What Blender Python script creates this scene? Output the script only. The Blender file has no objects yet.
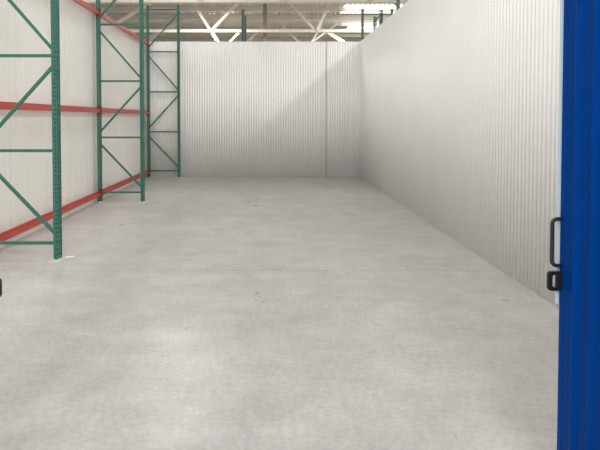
import bpy, bmesh, math, random
from mathutils import Vector, Matrix
random.seed(4)
C = bpy.context.scene.collection
# ------------------------------------------------------------------ helpers
def mat(name, base, rough=0.5, metal=0.0, noise=0.0, nscale=8.0, spec=0.5, bump=0.0, coat=0.0):
    m = bpy.data.materials.new(name); m.use_nodes = True
    nt = m.node_tree; b = nt.nodes['Principled BSDF']
    b.inputs['Roughness'].default_value = rough
    b.inputs['Metallic'].default_value = metal
    b.inputs['Specular IOR Level'].default_value = spec
    b.inputs['Coat Weight'].default_value = coat
    tc = nt.nodes.new('ShaderNodeTexCoord')
    n = nt.nodes.new('ShaderNodeTexNoise'); n.inputs['Scale'].default_value = nscale; n.inputs['Detail'].default_value = 5
    nt.links.new(tc.outputs['Object'], n.inputs['Vector'])
    r = nt.nodes.new('ShaderNodeValToRGB')
    lo = [max(0, c*(1-noise)) for c in base]; hi = [min(1, c*(1+noise)) for c in base]
    r.color_ramp.elements[0].position = .3; r.color_ramp.elements[1].position = .7
    r.color_ramp.elements[0].color = (*lo, 1); r.color_ramp.elements[1].color = (*hi, 1)
    nt.links.new(n.outputs['Fac'], r.inputs['Fac'])
    nt.links.new(r.outputs['Color'], b.inputs['Base Color'])
    if bump:
        bp = nt.nodes.new('ShaderNodeBump'); bp.inputs['Strength'].default_value = bump; bp.inputs['Distance'].default_value = .01
        nt.links.new(n.outputs['Fac'], bp.inputs['Height']); nt.links.new(bp.outputs['Normal'], b.inputs['Normal'])
    return m

class MB:
    def __init__(s): s.bm = bmesh.new()
    def box(s, x0, x1, y0, y1, z0, z1, M=None):
        vs = [s.bm.verts.new((x, y, z)) for x in (x0, x1) for y in (y0, y1) for z in (z0, z1)]
        for f in ((0,1,3,2),(4,6,7,5),(0,4,5,1),(2,3,7,6),(0,2,6,4),(1,5,7,3)):
            s.bm.faces.new([vs[i] for i in f])
        if M is not None:
            for v in vs: v.co = M @ v.co
        return s
    def bar(s, p, q, w, d, up=(0, 0, 1)):
        """rectangular bar from p to q: w across 'side', d along 'up'"""
        p = Vector(p); q = Vector(q); a = (q-p).normalized(); up = Vector(up)
        side = a.cross(up).normalized(); u = side.cross(a).normalized()
        M = Matrix(((side.x, a.x, u.x, p.x), (side.y, a.y, u.y, p.y), (side.z, a.z, u.z, p.z), (0, 0, 0, 1)))
        return s.box(-w/2, w/2, 0, (q-p).length, -d/2, d/2, M)
    def channel(s, p, q, w, d, t, up=(0, 0, 1)):
        """open C profile: web of width w, lips of depth d"""
        p = Vector(p); q = Vector(q); a = (q-p).normalized(); up = Vector(up)
        side = a.cross(up).normalized(); u = side.cross(a).normalized(); L = (q-p).length
        M = Matrix(((side.x, a.x, u.x, p.x), (side.y, a.y, u.y, p.y), (side.z, a.z, u.z, p.z), (0, 0, 0, 1)))
        s.box(-w/2, w/2, 0, L, -d/2, -d/2+t, M)
        s.box(-w/2, -w/2+t, 0, L, -d/2+t, d/2, M); s.box(w/2-t, w/2, 0, L, -d/2+t, d/2, M)
        return s
    def cyl(s, p, q, r, n=16):
        p = Vector(p); q = Vector(q); a = (q-p).normalized()
        t = Vector((0, 0, 1)) if abs(a.z) < .9 else Vector((1, 0, 0))
        u = a.cross(t).normalized(); v = a.cross(u)
        A = [s.bm.verts.new(p + r*(math.cos(2*math.pi*i/n)*u + math.sin(2*math.pi*i/n)*v)) for i in range(n)]
        B = [s.bm.verts.new(q + r*(math.cos(2*math.pi*i/n)*u + math.sin(2*math.pi*i/n)*v)) for i in range(n)]
        for i in range(n): s.bm.faces.new((A[i], A[(i+1) % n], B[(i+1) % n], B[i]))
        s.bm.faces.new(A[::-1]); s.bm.faces.new(B); return s
    def tube(s, pts, r, n=12):
        pts = [Vector(p) for p in pts]; rings = []
        for i, p in enumerate(pts):
            a = (pts[min(i+1, len(pts)-1)] - pts[max(i-1, 0)]).normalized()
            u = a.cross(Vector((0, 1, 0))).normalized(); v = a.cross(u).normalized()
            rings.append([s.bm.verts.new(p + r*(math.cos(2*math.pi*k/n)*u + math.sin(2*math.pi*k/n)*v)) for k in range(n)])
        for A, B in zip(rings, rings[1:]):
            for i in range(n): s.bm.faces.new((A[i], A[(i+1) % n], B[(i+1) % n], B[i]))
        s.bm.faces.new(rings[0][::-1]); s.bm.faces.new(rings[-1]); return s
    def sheet(s, prof, A, B, z0, z1, t=.003):
        """ribbed sheet standing on the line A->B; prof = [(distance, offset)], offset to the left of A->B"""
        A = Vector((*A, 0)); B = Vector((*B, 0)); d = (B-A).normalized(); n = Vector((-d.y, d.x, 0))
        rows = []
        for u, o in prof:
            f = A + d*u + n*o; g = f - n*t
            rows.append([s.bm.verts.new((c.x, c.y, z)) for c, z in ((f, z0), (f, z1), (g, z1), (g, z0))])
        for P, Q in zip(rows, rows[1:]):
            for i in range(4): s.bm.faces.new((P[i], Q[i], Q[(i+1) % 4], P[(i+1) % 4]))
        s.bm.faces.new(rows[0][::-1]); s.bm.faces.new(rows[-1]); return s
    def build(s, name, m, parent=None, bevel=0, smooth=False):
        bmesh.ops.recalc_face_normals(s.bm, faces=s.bm.faces[:])
        me = bpy.data.meshes.new(name); s.bm.to_mesh(me); s.bm.free()
        me.materials.append(m)
        o = bpy.data.objects.new(name, me); C.objects.link(o)
        if parent: o.parent = parent
        if smooth:
            for p in me.polygons: p.use_smooth = True
        if bevel:
            b = o.modifiers.new('bevel', 'BEVEL'); b.width = bevel; b.segments = 2; b.limit_method = 'ANGLE'
        return o
def struct(o): o['kind'] = 'structure'; return o
def tag(o, label, cat, group=None):
    o['label'] = label; o['category'] = cat
    if group: o['group'] = group
    return o
def empty(name, loc, rz=0):
    o = bpy.data.objects.new(name, None); C.objects.link(o); o.location = loc; o.rotation_euler = (0, 0, rz)
    o.empty_display_size = .1; return o
def copy_tree(o, parent=None):
    c = o.copy(); C.objects.link(c); c.parent = parent
    for ch in [x for x in bpy.data.objects if x.parent == o]: copy_tree(ch, c)
    return c

# ------------------------------------------------------------------ materials
M_wall  = mat('white_painted_sheet', (.85, .845, .825), rough=.45, noise=.02, nscale=1.2)
M_wallL = mat('warm_white_panel', (.86, .845, .805), rough=.5, noise=.03, nscale=1.0)
M_green = mat('green_rack_paint', (.045, .165, .12), rough=.42, noise=.12, nscale=20, spec=.3)
M_green_backlit = mat('rack_green_backlit', (.075, .125, .115), rough=.45, noise=.12, nscale=20)  # rack green greyed and darkened; the backlit shade is put into the colour
M_red   = mat('red_beam_paint', (.46, .045, .033), rough=.32, noise=.1, nscale=14, coat=.15)
M_redD  = mat('red_connector_paint', (.20, .03, .025), rough=.45, noise=.15, nscale=30)
M_galv  = mat('pale_galvanised', (.60, .66, .60), rough=.5, metal=.0, noise=.15, nscale=40)
M_blue  = mat('blue_door_paint', (.0002, .044, .235), rough=.35, noise=.05, nscale=3, spec=.03)
M_edge  = mat('pale_blue_edge', (.50, .60, .68), rough=.35, noise=.04)
M_black = mat('black_hardware', (.012, .013, .016), rough=.35, noise=.2, nscale=60)
M_steel = mat('cream_truss_paint', (.80, .755, .665), rough=.55, noise=.05, nscale=3)
M_deck  = mat('grey_beige_roof_deck', (.66, .62, .54), rough=.7, noise=.10, nscale=1.5)
M_colmn = mat('taupe_column_paint', (.24, .215, .17), rough=.6, noise=.08)
M_white = mat('white_scrap', (.85, .85, .83), rough=.6, noise=.04)
M_gap   = mat('dark_sealant', (.16, .16, .15), rough=.8, noise=.2)

def floor_mat():
    m = bpy.data.materials.new('polished_concrete'); m.use_nodes = True
    nt = m.node_tree; N = nt.nodes; L = nt.links; b = N['Principled BSDF']
    tc = N.new('ShaderNodeTexCoord')
    def noise(sc, det, rough=.6, stretch=None):
        n = N.new('ShaderNodeTexNoise'); n.inputs['Scale'].default_value = sc; n.inputs['Detail'].default_value = det
        n.inputs['Roughness'].default_value = rough
        if stretch:
            mp = N.new('ShaderNodeMapping'); mp.inputs['Scale'].default_value = stretch
            L.new(tc.outputs['Object'], mp.inputs['Vector']); L.new(mp.outputs['Vector'], n.inputs['Vector'])
        else: L.new(tc.outputs['Object'], n.inputs['Vector'])
        return n.outputs['Fac']
    def ramp(fac, p0, c0, p1, c1):
        r = N.new('ShaderNodeValToRGB'); e = r.color_ramp.elements
        e[0].position = p0; e[0].color = (*c0, 1); e[1].position = p1; e[1].color = (*c1, 1)
        L.new(fac, r.inputs['Fac']); return r.outputs['Color']
    def mul(a, c):
        x = N.new('ShaderNodeMix'); x.data_type = 'RGBA'; x.blend_type = 'MULTIPLY'; x.inputs['Factor'].default_value = 1
        L.new(a, x.inputs['A']); L.new(c, x.inputs['B']); return x.outputs['Result']
    g = lambda v: (v, v, v)
    col = ramp(noise(.55, 5), .32, (.475, .461, .448), .68, (.555, .541, .526))
    col = mul(col, ramp(noise(3.2, 8, .7), .3, g(.84), .7, g(1.09)))
    col = mul(col, ramp(noise(26, 6, .75), .28, g(.80), .72, g(1.16)))
    col = mul(col, ramp(noise(1.1, 6, .7, (1.0, 3.5, 1)), .36, g(.93), .6, g(1.03)))
    # little pits and specks
    v = N.new('ShaderNodeTexVoronoi'); v.inputs['Scale'].default_value = 7.0
    L.new(tc.outputs['Object'], v.inputs['Vector'])
    col = mul(col, ramp(v.outputs['Distance'], .035, g(.6), .06, g(1.0)))
    # pale patches of spilt paint / filler
    p = ramp(noise(1.5, 7, .75), .62, g(1.0), .70, g(1.14)); col = mul(col, p)
    L.new(col, b.inputs['Base Color'])
    r = ramp(noise(2.0, 6), .3, g(.27), .7, g(.40)); L.new(r, b.inputs['Roughness'])
    b.inputs['Specular IOR Level'].default_value = .5
    bp = N.new('ShaderNodeBump'); bp.inputs['Strength'].default_value = .12; bp.inputs['Distance'].default_value = .004
    L.new(noise(22, 5), bp.inputs['Height']); L.new(bp.outputs['Normal'], b.inputs['Normal'])
    return m
M_floor = floor_mat()

# ------------------------------------------------------------------ setting
YB = 13.1                       # back wall
HW = 3.77                       # partition height
RA, RB = (2.372, YB), (2.49, .6)      # right wall line (far, near)
LA, LB = (-3.462, .6), (-3.60, YB)    # left wall line

fl = MB().box(-16, 18, -4, 46, -.1, 0).build('floor', M_floor); struct(fl)
# saw-cut joints: shallow filled grooves, a few millimetres wide
j = MB()
j.box(-3.3, 2.4, 5.045, 5.053, .0002, .0012)
j.build('control_joint', mat('joint_filler', (.38, .365, .35), rough=.7, noise=.15, nscale=5), fl)

def corr(L, pitch, amp, phase=0.0, n=8):
    k = int(L/pitch*n)+1
    return [(i*pitch/n, amp*math.cos(2*math.pi*i/n+phase)) for i in range(k)] + [(L, amp*math.cos(phase))]
def line_len(A, B): return math.hypot(B[0]-A[0], B[1]-A[1])

# back wall: fine corrugated sheet, offset towards the room
A, B = (2.372, YB), (-3.60, YB)
bw = MB().sheet(corr(line_len(A, B), .0685, .0055), A, B, 0, HW).build('wall_back', M_wall, smooth=True); struct(bw)
bw_seam = MB().box(1.418, 1.428, YB-.022, YB-.0085, 0, HW).build('panel_seam', M_gap, bw)
# right wall
A, B = RB, RA
rw = MB().sheet(corr(line_len(A, B), .0685, .0075), A, B, 0, HW).build('wall_right', M_wall, smooth=True); struct(rw)
# left wall: broad flat panels with narrow shallow ribs
L_ = line_len(LA, LB); prof = [(0, 0)]
seams = [y-.6 for y in (1.5, 2.4, 3.2, 4.1, 4.9, 5.6, 6.24, 6.41, 7.28, 8.03, 8.74, 9.62, 10.5, 11.4, 12.3)]
ev = [(u_, 's') for u_ in seams] + [(.2+.145*k, 'r') for k in range(85)]
ev.sort(); last = 0
for u_, kind_ in ev:
    if u_ < last+.01 or u_ > L_-.08: continue
    if kind_ == 's':
        prof += [(u_, 0), (u_+.003, .010), (u_+.013, .010), (u_+.016, 0)]; last = u_+.016
    elif all(abs(u_-q) > .05 for q in seams):
        prof += [(u_, 0), (u_+.010, -.0028), (u_+.026, -.0028), (u_+.036, 0)]; last = u_+.036
prof += [(L_, 0)]
lw = MB().sheet(prof, LA, LB, 0, HW-.03).build('wall_left', M_wallL); struct(lw)

# warehouse shell beyond the partitions
deck = MB(); p = []
x = -14.0; i = 0
while x < 16: p += [(x, 8.62), (x+.10, 8.62), (x+.14, 8.70), (x+.26, 8.70)]; x += .30
bmx = deck.bm
rows = [[bmx.verts.new((a, yy, z+dz)) for yy, dz in ((-3, 0), (43, 0), (43, .02), (-3, .02))] for a, z in p]
for P, Q in zip(rows, rows[1:]):
    for i in range(4): bmx.faces.new((P[i], Q[i], Q[(i+1) % 4], P[(i+1) % 4]))
ceil = deck.build('ceiling', M_deck); struct(ceil)
for yy in [1.5+2.35*k for k in range(18)]:
    MB().box(-14, 16, yy-.05, yy+.05, 8.36, 8.62).box(-14, 16, yy-.11, yy+.11, 8.34, 8.36).build('purlin', M_steel, ceil)
fw = MB().sheet(corr(30, .3, .02), (16, 43), (-14, 43), 0, 8.6).build('wall_far', mat('far_wall_sheet', (.62, .59, .53), rough=.7, noise=.06), None); struct(fw)
M_far = bpy.data.materials['far_wall_sheet']
struct(MB().sheet(corr(47, .3, .02), (-14, 43), (-14, -4), 0, 8.6).build('wall_far_left', M_far))
struct(MB().sheet(corr(47, .3, .02), (16, -4), (16, 43), 0, 8.6).build('wall_far_right', M_far))

M_sky = bpy.data.materials.new('daylit_skylight'); M_sky.use_nodes = True
nt = M_sky.node_tree; nt.nodes.remove(nt.nodes['Principled BSDF'])
e = nt.nodes.new('ShaderNodeEmission'); e.inputs['Strength'].default_value = 3.0
n_ = nt.nodes.new('ShaderNodeTexNoise'); n_.inputs['Scale'].default_value = 1.5
r_ = nt.nodes.new('ShaderNodeValToRGB'); r_.color_ramp.elements[0].color = (.92, .97, 1, 1); r_.color_ramp.elements[1].color = (1, 1, 1, 1)
nt.links.new(n_.outputs['Fac'], r_.inputs['Fac']); nt.links.new(r_.outputs['Color'], e.inputs['Color'])
nt.links.new(e.outputs['Emission'], nt.nodes['Material Output'].inputs['Surface'])
sk = [(4.3, 29.2, 5.5, 2.1), (4.9, 32.6, 6.0, 2.0), (5.6, 35.2, 6.0, 3.0)]
for n, (sx, sy, w, d) in enumerate(sk):
    wn = MB().box(sx, sx+w, sy, sy+d, 8.585, 8.60).build('window_%d' % (n+1), M_sky); struct(wn)

# ------------------------------------------------------------------ roof trusses
FX = 470.0
def at(px, py, Y): return ((px-275)/FX*Y, 1.65+(118-py)/FX*Y)
def truss(Y, zb, h, members, label, tops=(-13.5, 15.5), brace=.11):
    t = empty('roof_truss', (0, Y, 0))
    MB().box(tops[0], tops[1], -.012, .012, zb, zb+h).box(tops[0], tops[1], -.10, .10, zb, zb+.016).build('bottom_chord', M_steel, t)
    MB().box(tops[0], tops[1], -.012, .012, 8.10, 8.32).box(tops[0], tops[1], -.10, .10, 8.32, 8.34).build('top_chord', M_steel, t)
    for (x0, z0, x1, z1, w) in members:
        s_ = -.065 if x1 > x0 else .065
        MB().channel((x0, s_, z0), (x1, s_, z1), w*1.25, w*.5, .012, up=(0, -1 if s_ > 0 else 1, 0)).build('brace', M_steel, t)
    tag(t, label, 'truss', 'cream roof trusses above the partitions'); del t['group']
    return t
def regular(zb, xs0, step):
    m = []; x = xs0
    while x < 14.5:
        m += [(x, zb+.1, x+step/2, 8.2, .11), (x+step/2, 8.2, x+step, zb+.1, .11)]; x += step
    return m
truss(19.0, 6.27, .20, regular(6.27, -13.2, 3.4), 'nearest cream steel beam crossing the very top of the picture')
Y2 = 25.5; mem = []
def seg(pa, pb, Y, w=.11):
    (xa, za), (xb, zb) = at(*pa, Y), at(*pb, Y)
    mem.append((xa, za, xb, zb, w))
Y2z = 1.65+(118-33)/FX*Y2
seg((211, 31), (187, -6), Y2, .12); seg((212, 31), (248, -6), Y2, .12)
seg((316, 31), (280, -6), Y2, .13); seg((317, 31), (334, -6), Y2, .12)
seg((118, 24), (169, -6), Y2, .13); seg((118, 31), (90, -6), Y2, .12)
seg((420, 31), (385, -6), Y2, .12)
seg((421, 31), (455, -6), Y2, .12)
truss(Y2, Y2z, .17, mem, 'long cream roof truss with big V braces just above the white back wall')
Y3 = 32.0; mem = []
seg((230, 42), (263, 11), Y3, .10); seg((268, 12), (299, 43), Y3, .10)
seg((299, 52), (343, 20), Y3, .09)
seg((344, 43), (312, 22), Y3, .17); seg((249, 41), (272, 20), Y3, .09)
seg((142, 44), (198, 13), Y3, .22); seg((198, 13), (219, 43), Y3, .16)
seg((311, 43), (330, 13), Y3, .10); seg((90, 14), (141, 44), Y3, .2)
for i_, q in enumerate(mem):     # keep every member inside the truss depth
    (x0, z0, x1, z1, w) = q
    if z1 > 8.2:
        f = (8.2-z0)/(z1-z0); mem[i_] = (x0, z0, x0+(x1-x0)*f, 8.2, w)
truss(Y3, 6.27, .17, mem, 'farthest cream roof truss, seen in pieces below and between the nearer truss braces')
col = empty('steel_column', (-.55, 25.9, 0))
MB().box(-.10, .10, -.09, -.075, 0, 8.33).box(-.10, .10, .075, .09, 0, 8.33).box(-.008, .008, -.075, .075, 0, 8.33).build('column_shaft', M_colmn, col)
MB().box(-.17, .17, -.17, .17, 0, .02).build('base_plate', M_colmn, col)
tag(col, 'taupe building column crossing the roof truss above the middle of the back wall', 'column')

# ------------------------------------------------------------------ pallet rack frames
PW = .090      # post width along the rack
PD = .061      # post depth across the rack
DEP = .84      # centre to centre
HF = 4.75
def perforated(mb, axis, const0, const1, c, w, z0, z1, cols, hw, hh, pitch):
    """plate normal to `axis` built around slots: cols = slot centres across the width"""
    def bx(a0, a1, zz0, zz1):
        if axis == 'x': mb.box(const0, const1, c+a0, c+a1, zz0, zz1)
        else: mb.box(c+a0, c+a1, const0, const1, zz0, zz1)
    edges = [-w/2]
    for q in cols: edges += [q-hw/2, q+hw/2]
    edges.append(w/2)
    for k in range(0, len(edges), 2): bx(edges[k], edges[k+1], z0, z1)
    zc = z0+.06; last = z0
    while zc < z1-.03:
        for q in cols: bx(q-hw/2, q+hw/2, last, zc-hh/2)
        last = zc+hh/2; zc += pitch
    for q in cols: bx(q-hw/2, q+hw/2, last, z1)
def make_frame(M_paint):
    root = empty('rack_upright_frame', (0, 0, 0))
    h = PD/2; hy = PW/2; t = .003
    # local x: 0 = front (aisle) post centre, -DEP = rear post centre
    for cx, face in ((0, 1), (-DEP, -1)):
        mb = MB()
        fx = cx+face*h
        perforated(mb, 'x', min(fx, fx-face*t), max(fx, fx-face*t), 0, PW, .008, HF, (-.022, .022), .024, .034, .0508)
        # sides facing along the rack, with a row of smaller holes
        for sy in (-1, 1):
            y0, y1 = sorted((sy*hy, sy*(hy-t)))
            perforated(mb, 'y', y0, y1, cx, PD-.006, .008, HF, (face*.008,), .014, .018, .0508)
        # return lips, open towards the other post
        bx_ = cx-face*h
        for sy in (-1, 1):
            y0, y1 = sorted((sy*hy, sy*(hy-.034)))
            mb.box(min(bx_, bx_+face*t), max(bx_, bx_+face*t), y0, y1, .008, HF)
        post = mb.build('post', M_paint, root)
        fp = MB().box(cx-.055, cx+.060, -.125, .065, 0, .008)
        fp.cyl((cx+face*.045, -.064, .008), (cx+face*.045, -.064, .026), .008, 8).cyl((cx-face*.02, -.064, .008), (cx-face*.02, -.064, .022), .008, 8)
        fp.build('foot_plate', M_galv, post)
    zs = [.19, 1.27, 2.37, 3.47, 4.62]
    xa, xb = -h+.012, -DEP+h-.012
    for z in zs:
        MB().channel((xa, 0, z), (xb, 0, z), .034, .03, .003, up=(0, 1, 0)).build('horizontal_brace', M_paint, root)
    # zigzag seen from the photo: rear->front going down, then back
    dg = [(xb, 1.14, xa, .29), (xa, 2.26, xb, 1.38), (xb, 3.35, xa, 2.43), (xa, 4.50, xb, 3.60)]
    for (x0, z0, x1, z1) in dg:
        MB().channel((x0, 0, z0), (x1, 0, z1), .034, .03, .003, up=(0, 1, 0)).build('diagonal_brace', M_paint, root)
    return root
fr = [(-2.540, 5.46), (-2.602, 9.21), (-2.655, 12.98)]
lab = ['nearest green rack upright frame with slotted posts at the left edge of the photo',
       'middle green rack upright frame standing between the nearest one and the corner frame',
       'green rack upright frame standing tight against the back wall in the left corner']
proto = make_frame(M_green); frames = []
for k, ((x, y), l) in enumerate(zip(fr, lab)):
    o = proto if k == 0 else copy_tree(proto)
    o.location = (x, y, 0); tag(o, l, 'rack frame', 'green rack frames along the left wall'); frames.append(o)
more = [(3.34, 13.50, 0, 'green grey rack frame rising behind the far right corner of the partition'),
        (3.50, 10.22, 0, 'grey blue rack post rising above the right wall, cut by the top edge'),
        (-.91, 13.50, -math.pi/2, 'lone dark green rack post rising behind the middle of the back wall'),
        (3.06, 13.63, -math.pi/2, 'dark rack frame seen end on between the two posts at the right corner')]
back_proto = None
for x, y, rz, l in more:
    o = copy_tree(back_proto) if back_proto else make_frame(M_green_backlit)
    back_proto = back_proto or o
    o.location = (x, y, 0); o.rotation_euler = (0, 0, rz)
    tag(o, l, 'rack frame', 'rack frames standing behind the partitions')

# ------------------------------------------------------------------ red beams between the rear posts
def make_beam(k0, k1, zc, label, h=.100):
    (x0, y0), (x1, y1) = fr[k0], fr[k1]
    a = Vector((x0-DEP, y0+PW/2, 0)); b = Vector((x1-DEP, y1-PW/2, 0))
    root = empty('rack_beam', (a.x, a.y, zc)); L = (b-a).length
    root.rotation_euler = (0, 0, math.atan2(b.y-a.y, b.x-a.x)-math.pi/2)
    g = .006
    # stepped box beam: the shelf step is on the aisle side (local +x)
    mb = MB(); pr = [(-.030, -h/2), (.030, -h/2), (.030, h/2-.038), (-.002, h/2-.038), (-.002, h/2), (-.030, h/2)]
    R0 = [mb.bm.verts.new((x, g, z)) for x, z in pr]; R1 = [mb.bm.verts.new((x, L-g, z)) for x, z in pr]
    for i in range(6): mb.bm.faces.new((R0[i], R0[(i+1) % 6], R1[(i+1) % 6], R1[i]))
    mb.bm.faces.new(R0[::-1]); mb.bm.faces.new(R1)
    mb.build('beam_rail', M_red, root, bevel=.003)
    for yy, s in ((0, 1), (L, -1)):
        m2 = MB(); y0_, y1_ = sorted((yy+s*.001, yy+s*g))
        z0 = max(-h/2-.04, -zc+.012); z1 = h/2+.03
        m2.box(-.030, .036, y0_, y1_, z0, z1)
        y0_, y1_ = sorted((yy+s*g, yy-s*.036)); m2.box(.031, .036, y0_, y1_, z0, z1)
        for zz in (z0+.03, (z0+z1)/2+.01, z1-.02): m2.cyl((.036, yy-s*.020, zz), (.041, yy-s*.020, zz), .007, 10)
        m2.build('beam_connector', M_redD, root)
    tag(root, label, 'rack beam', 'red rack beams along the left wall'); return root
for z, w in ((3.70, 'highest'), (1.805, 'middle'), (.172, 'lowest')):
    where = {'highest': 'along the top of the left wall', 'middle': 'at eye height on the left wall', 'lowest': 'just above the floor by the left wall'}[w]
    make_beam(0, 1, z, 'red rack beam %s, in the nearer bay' % where)
    make_beam(1, 2, z, 'red rack beam %s, in the farther bay' % where)

# ------------------------------------------------------------------ blue ribbed doors with black handles
def make_door(side, label, dz=0.0, dx=0.0, dy=0.0):
    """side=+1: leaf on the right, its face looks towards -x. Local origin at the far free edge, foot."""
    root = empty('blue_door_leaf', (side*1.170+dx, 1.925+dy, 0))
    s = side; W = 1.08; H = 2.45; pitch = .098
    prof = [(0, 0)]; u = .075
    while u < W-.06:
        prof += [(u+.056*q/10, .013*math.sin(math.pi*q/10)**1.5) for q in range(11)]; u += pitch
    prof += [(W, 0)]
    mb = MB()
    if s > 0: A, B = (.006, -W), (.006, 0); pf = [(W-a, b) for a, b in prof[::-1]]   # left of A->B is -x
    else: A, B = (-.006, 0), (-.006, -W); pf = prof
    mb.sheet(pf, A, B, .02, H-.02, t=.028)
    mb.build('ribbed_panel', M_blue, root)
    fr_ = MB()
    def b(x0, x1, y0, y1, z0, z1, m=fr_): m.box(*sorted((s*x0, s*x1)), y0, y1, z0, z1)
    b(.004, .045, -.030, 0, 0, H); b(.004, .045, -W, -W+.04, 0, H)
    b(.007, .045, -W+.04, -.03, 0, .05); b(.007, .045, -W+.04, -.03, H-.05, H)
    fr_.build('door_frame', M_blue, root, bevel=.003)
    e = MB(); b(-.005, .046, 0, .010, .88, H, e); e.build('edge_strip', M_edge, root, bevel=.002)
    # D handle: round bar, standing off the face near the free edge
    zc = 1.142+dz; hh = .096; off = -.037; pts = []
    for sg in (1, -1):
        arc = [(off+.020*(1-math.sin(a)), zc+sg*(hh-.020*(1-math.cos(a)))) for a in [math.pi/2*i/6 for i in range(7)]]
        # arc from leg (horizontal) to bar (vertical)
        seq = [(.002, zc+sg*hh)] + [(x_, z_) for x_, z_ in arc]
        pts.append(seq)
    path = pts[0] + pts[1][::-1]
    m2 = MB().tube([(s*x_, -.016, z_) for x_, z_ in path], .0078, 12)
    m2.build('door_handle', M_black, root, smooth=False)
    # slotted lock hasp: plate standing off the face with an oval slot
    zl = .984+dz; w0, w1 = -.055, .004; hz = .040
    m3 = MB(); n = 32; cx_ = -.033; ox = []; ix = []
    def sup(rx, rz, cxx, p):
        r = []
        for k in range(n):
            a = 2*math.pi*k/n; c, d = math.cos(a), math.sin(a)
            r.append((cxx+rx*math.copysign(abs(c)**p, c), zl+rz*math.copysign(abs(d)**p, d)))
        return r
    O = sup((w1-w0)/2, hz, (w0+w1)/2, .35); I = sup(.0085, .026, cx_+.004, .5)
    lay = []
    for yy in (-.024, -.012):
        lay.append(([m3.bm.verts.new((s*a, yy, c)) for a, c in O], [m3.bm.verts.new((s*a, yy, c)) for a, c in I]))
    for k in range(n):
        q = (k+1) % n
        for Lr in lay: m3.bm.faces.new((Lr[0][k], Lr[0][q], Lr[1][q], Lr[1][k]))
        for w in (0, 1): m3.bm.faces.new((lay[0][w][k], lay[0][w][q], lay[1][w][q], lay[1][w][k]))
    m3.build('lock_hasp', M_black, root)
    tag(root, label, 'door', 'blue door leaves'); del root['group']
    return root
make_door(1, 'tall blue ribbed door leaf at the right edge with black D handle and slotted hasp')
make_door(-1, 'blue door leaf mostly outside the left edge, only its black handle and hasp showing', dz=-.030, dx=-.006)

# small white scrap of tape at the foot of the nearest frame
sc = MB(); v = [sc.bm.verts.new(p_) for p_ in ((0, 0, .001), (.105, .02, .001), (.13, .075, .003), (.02, .055, .004))]
v2 = [sc.bm.verts.new((q.co.x, q.co.y, q.co.z+.0012)) for q in v]
sc.bm.faces.new(v[::-1]); sc.bm.faces.new(v2)
for i in range(4): sc.bm.faces.new((v[i], v[(i+1) % 4], v2[(i+1) % 4], v2[i]))
s_ = sc.build('tape_scrap', M_white); s_.location = (-2.50, 5.50, 0)
tag(s_, 'small white tape scrap on the floor beside the nearest rack foot', 'tape')

# ------------------------------------------------------------------ light
LK = .186
def area(name, loc, sx, sy, power, color=(1, .985, .965)):
    l = bpy.data.lights.new(name, 'AREA'); l.shape = 'RECTANGLE'; l.size = sx; l.size_y = sy; l.energy = power; l.color = color
    o = bpy.data.objects.new(name, l); C.objects.link(o); o.location = loc; return o
area('bay_and_fill_lamp', (7.6, 6.5, 8.2), .7, 1.6, 2500*LK)
area('bay_and_fill_lamp', (7.6, 1.0, 8.2), .7, 1.6, 1100*LK)
area('bay_and_fill_lamp', (-3.4, 15.6, 7.5), 1.3, .7, 950*LK)
area('bay_and_fill_lamp', (-1.2, 7.6, 8.2), 1.6, 3.0, 650*LK)  # unseen overhead fill, added to brighten the far floor and walls
area('bay_and_fill_lamp', (3.4, 14.6, 7.5), .9, .7, 350*LK)
area('bay_and_fill_lamp', (-1.6, 2.0, 7.8), 1.6, 2.4, 600*LK)  # unseen fill above the near part of the room, added
area('bay_and_fill_lamp', (-.4, -6.0, 7.6), 3.2, 2.4, 4200*LK)  # unseen fill behind the camera, added to light the back wall frontally
area('bay_and_fill_lamp', (-9.5, 3.0, 8.0), 1.0, 2.4, 1000*LK)  # fill from the left, added for the right wall; source not seen
area('bay_and_fill_lamp', (-9.5, 14.0, 8.0), 1.0, 2.4, 1000*LK)  # same added fill, for the far end of the right wall
area('bay_and_fill_lamp', (-3.4, 23.0, 7.5), 1.4, .7, 1800*LK)  # added to brighten the roof trusses, not a seen fixture
area('bay_and_fill_lamp', (5.0, 23.0, 7.5), 1.4, .7, 1800*LK)  # added truss fill, right side
area('bay_and_fill_lamp', (-3.4, 32.0, 7.5), 1.4, .7, 2600*LK)  # added fill for the farther trusses and deck
area('bay_and_fill_lamp', (5.0, 31.0, 7.5), 1.4, .7, 2600*LK)  # added fill for the farther trusses, right side
w = bpy.data.worlds.new('world'); bpy.context.scene.world = w; w.use_nodes = True
bg = w.node_tree.nodes['Background']; bg.inputs['Color'].default_value = (1, .99, .985, 1); bg.inputs['Strength'].default_value = 1.5

# ------------------------------------------------------------------ camera
cd = bpy.data.cameras.new('camera'); cam = bpy.data.objects.new('camera', cd); C.objects.link(cam)
cd.sensor_width = 36; cd.lens = 470/600*36; cd.clip_start = .05
cam.location = (0, 0, 1.65); cam.rotation_euler = (math.radians(90-1.5), 0, 0)
cd.shift_x = (300-275)/600; cd.shift_y = -(225-130.3)/600
sc_ = bpy.context.scene; sc_.camera = cam
vs = sc_.view_settings; vs.view_transform = 'Standard'; vs.look = 'None'; vs.gamma = 1; vs.use_curve_mapping = False; vs.exposure = -0.03
